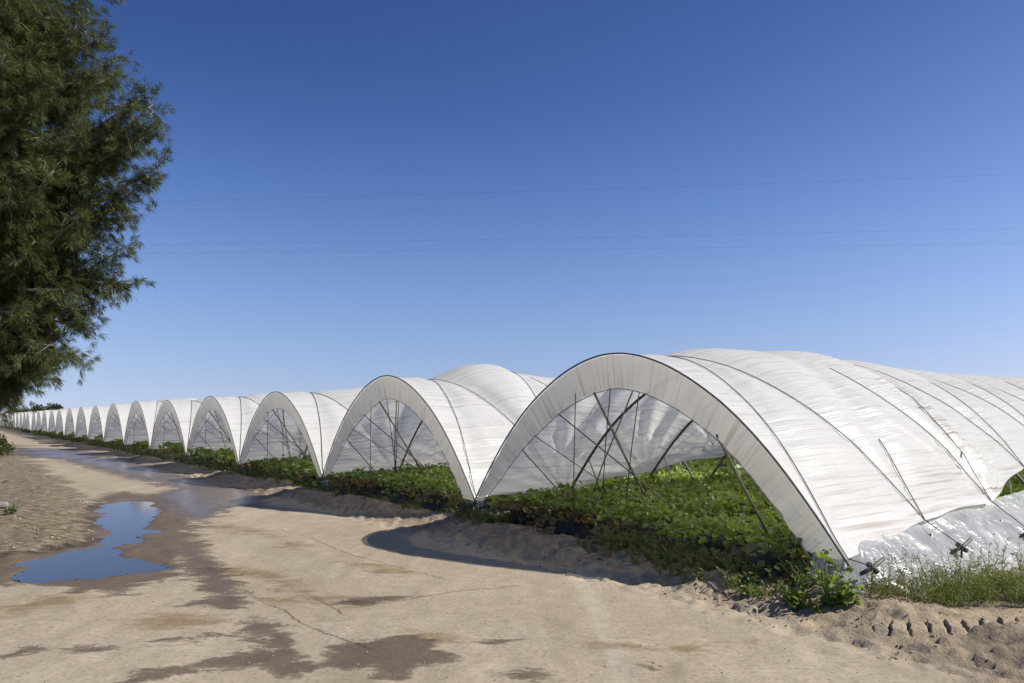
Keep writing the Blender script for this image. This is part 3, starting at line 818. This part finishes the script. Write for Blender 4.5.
def crop():
    Vs, Qs, T, Dd = [], [], [], []
    off = 0
    def plant(ti, L0, L1, step, nl, size, rows=BEDU):
        nonlocal off
        for k, bu in enumerate(rows):
            start = bed_start.get((ti, k), .6) + .06
            dd = np.arange(max(L0, start), L1, step)
            n = len(dd)
            dd = dd + rng.normal(0, .05, n)
            uu = HALF + PITCH * ti + bu + rng.normal(0, .09, n)
            vig = .8 + .35 * rng.random(n) + .25 * (fbm(dd * .6 + ti * 9, uu * .7, 2) - .5)
            cnt = nl
            # leaves fill a dome over each crown
            ang = rng.random((n, cnt)) * 2 * math.pi; rad = np.sqrt(rng.random((n, cnt))) * .60
            hh = (.27 + .40 * np.sqrt(np.clip(1 - (rad / .68) ** 2, 0, 1)) * (.55 + .45 * rng.random((n, cnt)))) * vig[:, None]
            low = rng.random((n, cnt)) < .25
            hh = np.where(low, hh * (.35 + .5 * rng.random((n, cnt))), hh)
            ld = dd[:, None] + np.cos(ang) * rad * .8; lu = uu[:, None] + np.sin(ang) * rad * 1.1
            lu = np.where(lu < .62, .62 + (.62 - lu) * .6, lu) if ti == 0 else lu
            X = P0[0] + RW[0] * lu + AX[0] * ld; Y = P0[1] + RW[1] * lu + AX[1] * ld
            C = np.stack([X.ravel(), Y.ravel(), hh.ravel()], 1)
            V, Q = leaves(C, size * (.65 + .7 * rng.random(len(C))), .8, rng)
            Vs.append(V); Qs.append(Q + off); off += len(V)
            pt_ = np.repeat(np.clip(.5 + .9 * (fbm(dd * 1.1 + ti * 5, uu * 1.3, 3) - .5) * 2 + rng.normal(0, .16, n), 0, 1), cnt)
            tone = np.clip(.12 + .75 * pt_ * rng.random(len(C)) ** .5 + .55 * rng.random(len(C)) ** 2.5, 0, 1)
            front = np.exp(-np.clip(ld.ravel() - start - .0, -.4, 9) / .34)
            dead = ((rng.random(len(C)) < .85 * front * (hh.ravel() < .48) * (vnoise(lu.ravel() * .8 + 3, ld.ravel() * 0) > .45)) | (rng.random(len(C)) < .012)) * (.6 + .4 * rng.random(len(C)))
            T.append(np.repeat(tone, 6)); Dd.append(np.repeat(dead, 6))
    plant(0, 0, 13, .30, 135, .098)
    plant(0, 13, 26, .42, 60, .14); plant(0, 26, 48, .6, 22, .24)
    plant(1, 0, 9, .30, 100, .11)
    plant(1, 9, 26, .5, 26, .2); plant(1, 26, 46, .7, 18, .28)
    plant(2, 0, 8, .34, 46, .16); plant(2, 8, 24, .6, 18, .24); plant(2, 24, 44, .8, 14, .32)
    plant(3, 0, 7, .36, 36, .19); plant(3, 7, 22, .7, 14, .28); plant(3, 22, 40, .9, 12, .36)
    for ti in range(4, 9): plant(ti, .4, 5, .42, 26, .22); plant(ti, 5, 12, .8, 10, .35)
    for ti in range(9, NT): plant(ti, .2, 3, .5, 18, .34)
    o = mesh_np('crop_foliage', np.vstack(Vs), np.vstack(Qs), M['crop'], smooth=False, attrs=dict(tone=np.concatenate(T), dead=np.concatenate(Dd)))
    tag(o, 'dense green leafy crop growing in rows under the white tunnels', 'crop', kind='stuff')
crop()

# ------------------------------------------------------------------ weeds
class Blades:
    def __init__(s): s.V = []; s.Q = []; s.T = []; s.D = []; s.n = 0
    def add(s, V, Q, t, d):
        s.V.append(V); s.Q.append(Q + s.n); s.n += len(V); s.T.append(t); s.D.append(d)
    def stem(s, base, h, lean, r, nl, lw, ll, tone, dead, bare=.25):
        """upright weed: a thin bent stem with narrow leaves along it"""
        k = 5; t = np.linspace(0, 1, k)
        P = base + np.stack([lean[0] * t ** 1.6 * h, lean[1] * t ** 1.6 * h, t * h], 1)
        wv = .004 * (1 - .6 * t)
        sd = np.array([math.cos(r.random() * 6.28), math.sin(r.random() * 6.28), 0])
        V = np.stack([P - sd * wv[:, None], P + sd * wv[:, None]], 1).reshape(-1, 3)
        i = np.arange(k - 1)[:, None] * 2
        s.add(V, (i + np.array([[0, 1, 3, 2]])), np.full(len(V), tone * .6), np.full(len(V), dead))
        tt = bare + (1 - bare) * r.random(nl)
        C = np.stack([np.interp(tt, t, P[:, j]) for j in range(3)], 1)
        a = r.random(nl) * 6.28; el = r.normal(.5, .35, nl)
        dr = np.stack([np.cos(a) * np.cos(el), np.sin(a) * np.cos(el), np.sin(el)], 1)
        side = np.cross(dr, r.normal(size=(nl, 3))); side /= np.linalg.norm(side, axis=1)[:, None] + 1e-9
        L = (ll * (1.15 - .7 * tt) * (.6 + .8 * r.random(nl)))[:, None]
        V = np.stack([C, C + dr * L * .45 - side * lw, C + dr * L, C + dr * L * .45 + side * lw], 1).reshape(-1, 3)
        Q = np.arange(nl)[:, None] * 4 + np.array([[0, 1, 2, 3]])
        s.add(V, Q, np.repeat(np.clip(tone + r.normal(0, .15, nl), 0, 1), 4), np.repeat(np.clip(dead + r.normal(0, .12, nl), 0, 1), 4))
    def build(s, name, mat, parent=None):
        return mesh_np(name, np.vstack(s.V), np.vstack(s.Q), mat, parent, smooth=False, attrs=dict(tone=np.concatenate(s.T), dead=np.concatenate(s.D)))

r = np.random.default_rng(21)
B = Blades()
for _ in range(520):   # strip in front of the clear plastic
    x = 868 + 215 * r.random(); q = gpx(x, 586 + 25 * r.random() - .012 * (x - 868))
    tall = (.14 + .44 * r.random() ** 1.3) * (.65 + .6 * float(vnoise(x * .022, 3.3)))
    dead = .5 * r.random() + .15 if r.random() < (.55 if x < 925 else .12) else .10 * r.random()
    if r.random() < .35: tall *= .55
    B.stem(np.array([q[0], q[1], gz_at(q[0], q[1]) - .01]), tall, r.normal(0, .22, 2), r, 26, .0045, .085, .35 + .4 * r.random(), dead, .08)
tag(B.build('weeds', M['weed']), 'scrubby green and straw coloured weeds in front of the clear plastic', 'weeds', kind='stuff')

B = Blades()
for _ in range(1500):   # low weeds along the ends of the beds
    s_ = r.choice([r.uniform(.2, 3.4), r.uniform(3.2, 7.6), r.uniform(7.6, 40)], p=[.42, .33, .25]); d = r.normal(-.08, .22)
    if vnoise(s_ * .9, 5.5) < .36: continue
    q = P0 + RW * s_ + AX * d
    B.stem(np.array([q[0], q[1], gz_at(q[0], q[1]) - .01]), (.08 + .17 * r.random()) * (1.35 if s_ < 3.4 else 1), r.normal(0, .5, 2), r, 20, .008, .075, .2 + .5 * r.random(), .05 if r.random() < .85 else .7, .05)
for _ in range(230):   # low weeds on the bank beside the near foot
    x = r.uniform(600, 862); q = gpx(x, np.interp(x, [600, 640, 700, 760, 810, 862], [566, 575, 589, 602, 613, 613]) - 24 * r.random() ** .8)
    if vnoise(x * .035, 2.5) < .3: continue
    B.stem(np.array([q[0], q[1], gz_at(q[0], q[1]) - .01]), .07 + .2 * r.random() ** 1.5, r.normal(0, .6, 2), r, 22, .010, .08, .3 + .6 * r.random(), .04 if r.random() < .9 else .6, .05)
for _ in range(900):   # taller grass along the feet of the farther tunnels
    s_ = r.uniform(11, 120); d = r.normal(.0, .28)
    if vnoise(s_ * .35, 8.5) < .30: continue
    q = P0 + RW * s_ + AX * d; k_ = 1 + s_ / 40
    B.stem(np.array([q[0], q[1], gz_at(q[0], q[1]) - .01]), .16 + .3 * r.random(), r.normal(0, .35, 2), r, 18, .011 * k_, .10 * k_ ** .5, .2 + .5 * r.random(), .05 if r.random() < .8 else .5, .05)
tag(B.build('undergrowth', M['weed']), 'low dark green weeds along the bank at the ends of the beds', 'weeds', kind='stuff')

# broad leaved plants at the near corner
def broad_plant(x, y, H, nst, seed, label):
    r = np.random.default_rng(seed)
    q = gpx(x, y); z0 = gz_at(*q)
    root = empty('leafy_plant', (q[0], q[1], z0))
    st = MB(); C = []
    for k in range(nst):
        a = r.random() * 6.28; ln = .12 + .4 * r.random(); h = H * (.42 + .58 * r.random() ** .8)
        t = np.linspace(0, 1, 6)
        P = np.stack([np.cos(a) * ln * t ** 1.5 * H, np.sin(a) * ln * t ** 1.5 * H, t * h - .02], 1)
        st.tube(P, .006 * (1.2 - t), 5)
        for tt in np.concatenate([np.linspace(.15, 1, 9), r.random(5)]):
            p = np.array([np.interp(tt, t, P[:, j]) for j in range(3)])
            C.append(p + r.normal(0, .045, 3))
    C = np.array(C); C[:, 2] = np.maximum(C[:, 2], .02)
    st.build('stem', M['wood'], root)
    V, Q = leaves(C, .035 + .06 * r.random(len(C)), .5, r)
    mesh_np('leaves', V, Q, M['broad'], root, smooth=False, attrs=dict(tone=np.repeat(r.random(len(C)), 6), dead=np.repeat((r.random(len(C)) < .04) * .8, 6)))
    tag(root, label, 'plant')
broad_plant(828, 610, .66, 11, 5, 'bright green leafy plant at the near foot of the largest arch')
broad_plant(796, 606, .22, 7, 6, 'low spreading green plant just left of the bright leafy one')
broad_plant(752, 596, .18, 6, 16, 'lowest leafy plant on the bank, second left of the bright leafy one')
broad_plant(848, 611, .20, 8, 26, 'small leafy plant between the bright leafy one and the weeds')

# ------------------------------------------------------------------ pine tree on the left
def pine():
    r = np.random.default_rng(11)
    TX, TY = -9.6, 12.6
    root = empty('pine_tree', (TX, TY, 0))
    tag(root, 'tall dense pine tree with drooping needles at the left edge', 'tree')
    tb = MB()
    t = np.linspace(0, 1, 14)
    trunk = np.stack([.25 * np.sin(t * 3), .2 * np.sin(t * 4 + 1), t * 12.6 - .2], 1)
    tb.tube(trunk, .27 * (1 - t) + .035, 10)
    def tpt(h): return np.array([np.interp(h, trunk[:, 2], trunk[:, j]) for j in range(3)])
    limbs = []
    # limbs whose tips give the crown its outline against the sky (tip at pixel, depth)
    tips = [(70, -28, 12.9), (102, -8, 12.4), (98, 20, 12.2), (112, 38, 12.3), (126, 58, 12.3), (118, 78, 12.7), (150, 98, 12.2), (163, 104, 12.0), (166, 126, 12.2), (150, 140, 12.6), (174, 164, 12.1), (150, 178, 12.4),
            (140, 212, 12.0), (120, 205, 12.5), (130, 250, 12.3), (141, 283, 12.1), (118, 275, 12.6), (100, 304, 12.2), (90, 321, 12.0), (55, 328, 12.4), (44, 362, 12.1), (26, 345, 12.0), (12, 378, 12.3), (0, 396, 12.0), (-12, 402, 12.4), (20, 372, 11.6), (-10, 396, 11.7), (40, 240, 11.2), (60, 170, 11.1), (30, 100, 11.2), (50, 40, 11.4), (20, 310, 11.2), (70, 290, 11.5), (80, 130, 11.5), (90, 215, 11.5), (15, 190, 10.9), (5, 60, 11), (60, 345, 11.6)]
    for x, y, Y in tips:
        X = (x - CX) / F * Y; Z = CAMH + (HZ - y) / F * Y
        tip = np.array([X - TX, Y - TY, Z])
        tip[:2] *= .955; L = np.hypot(tip[0], tip[1])
        up = .30 * L if Z > 4.5 else (-.25 * L if Z > 2.8 else -.75 * L)
        h0 = np.clip(Z - up, 1.4, 11.9)
        limbs.append((tpt(h0), tip, .10, 1.0))
    for k in range(360):   # the rest of the crown
        a = r.random() * 6.28; h0 = 1.7 + 10.3 * r.random()
        prof_r = np.interp(h0, [1.6, 3, 5, 7, 9, 11, 12.5], [1.9, 2.7, 3.3, 3.4, 2.9, 1.9, .5])
        R = prof_r * (.55 + .42 * r.random())
        if math.cos(a) > .2: R *= .93
        zt = max(2.2, h0 + R * .2)
        lim = np.interp(zt, [2.2, 2.4, 2.7, 3.8, 5, 6.2, 7.3, 8.3, 9, 13], [.7, .95, 1.35, 2.3, 3.05, 3.6, 3.5, 2.9, 2.5, 1.2]) - .8
        if R * math.cos(a) > lim: R = lim / math.cos(a)
        dz = R * (.30 if h0 > 4 else -.10) + r.normal(0, .25)
        limbs.append((tpt(h0), np.array([math.cos(a) * R, math.sin(a) * R, max(2.6 if math.cos(a) > -.3 else 2.2, h0 + dz)]), .07, .85))
    sprays = []   # origin, direction, size
    def bend(a, b, sag, n=8):
        t = np.linspace(0, 1, n)[:, None]
        P = a + (b - a) * t; P[:, 2] -= sag * np.sin(t[:, 0] * math.pi)
        P[1:-1] += r.normal(0, .03, (n - 2, 3))
        return P
    for a, b, rad, dens in limbs:
        L = np.linalg.norm(b - a)
        P = bend(a, b, .07 * L)
        tt = np.linspace(0, 1, len(P))
        tb.tube(P, rad * .5 * (1 - tt) + .009, 5)
        ax = (b - a) / (L + 1e-6)
        hidden = (b[0] < -.6)
        nsub = int(L * (15 if not hidden else 6) * dens) + 3
        for q in np.sort(.22 + .78 * r.random(nsub) ** .8):
            o = np.array([np.interp(q, tt, P[:, j]) for j in range(3)])
            dv = ax * .9 + r.normal(0, .62, 3); dv[2] += .05; dv /= np.linalg.norm(dv)
            ln = (.22 + .55 * r.random()) * (1.15 - .55 * q)
            e = o + dv * ln; e[2] -= .10 * ln
            if r.random() < .45: tb.tube(bend(o, e, -.02, 4), np.linspace(.008, .004, 4), 4, False)
            m = max(3, int(ln / .085))
            for f in np.linspace(.2, 1, m):
                c = o + (e - o) * f + r.normal(0, .03, 3)
                d2 = dv + r.normal(0, .45, 3) + np.array([0, 0, -.12]); d2 /= np.linalg.norm(d2)
                sprays.append((c, d2))
    tb.build('trunk', M['bark'], root)
    C = np.array([s[0] for s in sprays]); Dv = np.array([s[1] for s in sprays])
    n = len(C); k = 30
    tone = np.clip(.35 + .5 * (fbm(C[:, 0] * 1.4 + 9, C[:, 2] * 1.4, 3) - .5) + r.normal(0, .22, n), 0, 1)
    dd = np.repeat(Dv, k, 0) + r.normal(0, .50, (n * k, 3)); dd[:, 2] -= .16; dd /= np.linalg.norm(dd, axis=1)[:, None]
    o = np.repeat(C, k, 0) + dd * .01 + np.repeat(Dv, k, 0) * (r.random((n * k, 1)) * .07)
    L = (.075 + .075 * r.random((n * k, 1)))
    sd = np.cross(dd, r.normal(size=(n * k, 3))); sd /= np.linalg.norm(sd, axis=1)[:, None]
    w = .0036
    mid = o + dd * L * .55; end = o + dd * L; end[:, 2] -= L[:, 0] * .16
    V = np.stack([o - sd * w * .6, mid - sd * w, end, mid + sd * w], 1).reshape(-1, 3)
    Q = np.arange(n * k)[:, None] * 4 + np.array([[0, 1, 2, 3]])
    tn = np.repeat(np.clip(np.repeat(tone, k) + r.normal(0, .12, n * k), 0, 1), 4)
    mesh_np('crown', V, Q, M['needle'], root, smooth=False, attrs=dict(tone=tn, dead=np.zeros(len(tn))))
    print('sprays', n, 'needles', n * k)
pine()

# bush and bits at the left edge
def shrub(x, y, H, R, n, label, cat='shrub', name='shrub', mat='far_leaf', size=.12, seed=4, Y=None):
    r = np.random.default_rng(seed)
    q = gpx(x, y) if Y is None else np.array([(x - CX) / F * Y, Y])
    z0 = gz_at(*q) if Y is None else 0
    root = empty(name, (q[0], q[1], z0))
    st = MB(); C = []
    for k in range(9):
        a = r.random() * 6.28; rr = R * (.3 + .6 * r.random()); h = H * (.5 + .45 * r.random())
        t = np.linspace(0, 1, 6)
        P = np.stack([np.cos(a) * rr * t ** 1.3, np.sin(a) * rr * t ** 1.3, t * h - .03 * H], 1)
        st.tube(P, R * .04 * (1.15 - t), 6)
        m = n // 9
        c = np.stack([np.interp(.45 + .55 * r.random(m), t, P[:, j]) for j in range(3)], 1)
        v = r.normal(size=(m, 3)); v /= np.linalg.norm(v, axis=1)[:, None]
        C.append(c + v * (R * .33 * r.random((m, 1)) ** .5) * np.array([1, 1, .8]))
    C = np.vstack(C); C[:, 2] = np.maximum(C[:, 2], size * .4)
    st.build('trunk' if cat == 'tree' else 'stem', M['bark'], root)
    V, Q = leaves(C, size * (.6 + .8 * r.random(len(C))), .3, r)
    mesh_np('crown', V, Q, M[mat], root, smooth=False, attrs=dict(tone=np.repeat(r.random(len(C)), 6), dead=np.zeros(6 * len(C))))
    tag(root, label, cat)
    return root
shrub(-8, 459, 1.1, 1.0, 2600, 'dark green bush under the pine at the left edge of the road', seed=4, mat='needle')
shrub(-16, 507, .40, .36, 500, 'small dusty weed clump left of the puddle', 'weed', 'weed_clump', 'weed', .07, 9)
shrub(9, 517, .22, .2, 160, 'sparse little weed beside the pale block', 'weed', 'weed_clump', 'weed', .045, 12)
# far trees above the last tunnels
for k, (x, Y, H, R, lb) in enumerate([(46, 215, 6.2, 4.2, 'far round tree above the last tunnels, left of a pair'), (57, 210, 6.0, 3.6, 'far round tree above the last tunnels, right of a pair'), (22, 205, 4.4, 4.6, 'far low dark tree showing below the pine branches')]):
    shrub(x, 0, H, R, 2400, lb, 'tree', 'far_tree', 'far_leaf', .55, 30 + k, Y)

# sticks and a pale block at the left edge
def stick(a, b, h0, h1, label):
    p = gpx(*a); q = gpx(*b)
    z0 = gz_at(*p); z1 = gz_at(*q)
    m = MB(); m.tube([(p[0], p[1], z0 + h0), ((p[0] + q[0]) / 2 + .03, (p[1] + q[1]) / 2, (z0 + z1 + h0 + h1) / 2 + .05), (q[0], q[1], z1 + h1)], [.03, .024, .016], 7)
    tag(m.build('dead_branch', M['wood']), label, 'branch')
stick((-8, 474), (8, 462), .02, .05, 'bare grey branch on the soil, further from the puddle')
stick((-16, 489), (9, 483), .03, .04, 'bare grey branch lying flat nearer the puddle')
def block():
    q = gpx(-1, 511); z = gz_at(*q)
    m = MB()
    nx = 10
    us = np.linspace(-1, 1, nx); U, Vv = np.meshgrid(us, us)
    def face(fn):
        P = fn(U.ravel(), Vv.ravel()); m.add(P, grid_faces(nx, nx))
    def shape(P):
        P = P / (np.abs(P) ** 7).sum(1)[:, None] ** (1 / 7)
        P = P * np.array([.17, .10, .05]) + (fbm(P[:, 0] * 3 + 5, P[:, 1] * 3 + P[:, 2] * 4, 3)[:, None] - .5) * .02
        return P
    for ax_ in range(3):
        for sg in (-1, 1):
            def fn(a, b):
                o = np.zeros((len(a), 3)); o[:, ax_] = sg; o[:, (ax_ + 1) % 3] = a * sg; o[:, (ax_ + 2) % 3] = b
                return shape(o)
            face(fn)
    o = m.build('concrete_block', M['concrete']); o.location = (q[0], q[1], z + .07); o.rotation_euler = (.1, -.08, .5)
    tag(o, 'pale rough concrete block lying on the soil left of the puddle', 'block')
block()

# pebbles and clods
def pebbles():
    r = np.random.default_rng(5)
    base = []
    for th in (-.9, 0, .9):
        for k in range(6): base.append((math.cos(k * 1.047 + th) * math.cos(th), math.sin(k * 1.047 + th) * math.cos(th), math.sin(th)))
    base = np.array(base)
    Qb = []
    for j in range(2):
        for k in range(6): Qb.append([j * 6 + k, j * 6 + (k + 1) % 6, j * 6 + 6 + (k + 1) % 6, j * 6 + 6 + k])
    Qb += [[12, 13, 14, 15], [12, 15, 16, 17], [3, 2, 1, 0], [5, 4, 3, 0]]
    Qb = np.array(Qb)
    Vs, Qs = [], []
    n = 2600
    for k in range(n):
        if k < 700:
            y = 683 - 120 * r.random() ** 1.2; x = r.random() * 1024; p = gpx(x, y); s = .004 + .008 * r.random() ** 3
        elif k < 1900:
            s_ = -1.5 + 16 * r.random() ** 1.3; d = r.normal(-1.0, .42); p = P0 + RW * s_ + AX * d; s = .005 + .016 * r.random() ** 4
        else:
            x = -80 + 180 * r.random(); y = 448 + 115 * r.random(); p = gpx(x, y)
            if sdf_poly(np.array([p[0]]), np.array([p[1]]), LITTER)[0] < 0: continue
            if r.random() < .6: continue
            s = .008 + .025 * r.random() ** 3
        if puddle_sd(np.array([p[0]]), np.array([p[1]]))[0] > -.1: continue
        sc = np.array([1, .6 + .6 * r.random(), .4 + .4 * r.random()]) * s
        a = r.random() * 6.28; ca, sa = math.cos(a), math.sin(a)
        V = base * (.8 + .4 * r.random((18, 1))) * sc
        V = np.stack([V[:, 0] * ca - V[:, 1] * sa + p[0], V[:, 0] * sa + V[:, 1] * ca + p[1], V[:, 2] + sc[2] * .4], 1)
        Vs.append(V); Qs.append(Qb + 18 * len(Qs)); base_p = p
        Vs[-1][:, 2] += gz_at(p[0], p[1]) + .006
    o = mesh_np('pebbles', np.vstack(Vs), np.vstack(Qs), M['stone'], smooth=False)
    tag(o, 'small stones and clods scattered over the sand', 'pebbles', kind='stuff')
pebbles()

# ------------------------------------------------------------------ power lines
def wire(x0, y0, x1, y1, Y, label, sag):
    n = 60; t = np.linspace(-.35, 1.3, n)
    X = ((x0 + (x1 - x0) * t) - CX) / F * Y
    Z = CAMH + (HZ - (y0 + (y1 - y0) * t)) / F * Y - sag * np.sin(np.clip(t, 0, 1) * math.pi)
    m = MB(); m.tube(np.stack([X, np.full(n, Y), Z], 1), .0042, 6)
    tag(m.build('power_line', M['wire']), label, 'power line')
wire(135, 202, 1024, 174, 62, 'highest thin power line across the sky', .15)
wire(135, 245, 1024, 228, 62, 'middle thin power line, just above the lowest one', .1)
wire(135, 253, 1024, 243, 62, 'lowest thin power line across the sky', .1)

# ------------------------------------------------------------------ camera, light, sky
cam = bpy.data.cameras.new('camera'); co = bpy.data.objects.new('camera', cam); COL.objects.link(co)
co.location = (0, 0, CAMH); co.rotation_euler = (math.radians(90), 0, 0)
cam.sensor_width = 36; cam.lens = F / 1024 * 36; cam.shift_y = (HZ - 341.5) / 1024
cam.clip_start = .1; cam.clip_end = 4000
scene.camera = co

SUN_EL = math.radians(39.5)
SUN_AZ = math.atan2(-.09, 1.217)      # from +X towards +Y
sd = Vector((math.cos(SUN_AZ) * math.cos(SUN_EL), math.sin(SUN_AZ) * math.cos(SUN_EL), math.sin(SUN_EL)))
L = bpy.data.lights.new('sun', 'SUN'); L.energy = 4.6; L.angle = math.radians(.53); L.color = (1, .955, .89)
lo = bpy.data.objects.new('sun', L); COL.objects.link(lo)
lo.rotation_euler = (-sd).to_track_quat('-Z', 'Y').to_euler(); lo.location = (20, 0, 30)

w = bpy.data.worlds.new('World'); scene.world = w; w.use_nodes = True
nt = w.node_tree
bg = nt.nodes['Background']
sky = nt.nodes.new('ShaderNodeTexSky'); sky.sky_type = 'NISHITA'; sky.sun_disc = False
sky.sun_elevation = SUN_EL; sky.sun_rotation = math.radians(90) - SUN_AZ
sky.altitude = 0; sky.air_density = 1.0; sky.dust_density = .5; sky.ozone_density = 6
# the dome is read a little higher above the horizon than it stands, which keeps the clear deep blue of the day
tc = nt.nodes.new('ShaderNodeTexCoord'); sx = nt.nodes.new('ShaderNodeSeparateXYZ'); nt.links.new(tc.outputs['Generated'], sx.inputs[0])
z = math_(nt, 'MAXIMUM', sx.outputs[2], 0.0)
z3 = math_(nt, 'MULTIPLY', math_(nt, 'MULTIPLY', z, z), z)
z2 = math_(nt, 'MINIMUM', math_(nt, 'ADD', .08, math_(nt, 'ADD', math_(nt, 'MULTIPLY', z, .55), math_(nt, 'MULTIPLY', z3, 4.5))), .985)
def comp(zz): return math_(nt, 'SQRT', math_(nt, 'MAXIMUM', math_(nt, 'SUBTRACT', 1.0, math_(nt, 'MULTIPLY', zz, zz)), .0001))
k = math_(nt, 'DIVIDE', comp(z2), comp(z))
cx = nt.nodes.new('ShaderNodeCombineXYZ')
nt.links.new(math_(nt, 'MULTIPLY', sx.outputs[0], k), cx.inputs[0]); nt.links.new(math_(nt, 'MULTIPLY', sx.outputs[1], k), cx.inputs[1]); nt.links.new(z2, cx.inputs[2])
nt.links.new(cx.outputs[0], sky.inputs['Vector'])
sp = nt.nodes.new('ShaderNodeSeparateColor'); nt.links.new(sky.outputs[0], sp.inputs[0])
cb = nt.nodes.new('ShaderNodeCombineColor')
for ch, (tint, g, kk) in enumerate(((.82, 1.5, 2.288), (.81, 1.26, 1.256), (.93, 1.054, .975))):
    v = math_(nt, 'POWER', math_(nt, 'MULTIPLY', sp.outputs[ch], tint * .1474), g)
    nt.links.new(math_(nt, 'MULTIPLY', v, kk / .1474), cb.inputs[ch])
nt.links.new(cb.outputs[0], bg.inputs[0]); bg.inputs[1].default_value = .10

scene.view_settings.view_transform = 'Standard'; scene.view_settings.look = 'None'
scene.view_settings.exposure = 0.56; scene.view_settings.gamma = 1
scene.cycles.max_bounces = 10; scene.cycles.diffuse_bounces = 6; scene.cycles.transparent_max_bounces = 8
scene.cycles.use_denoising = True
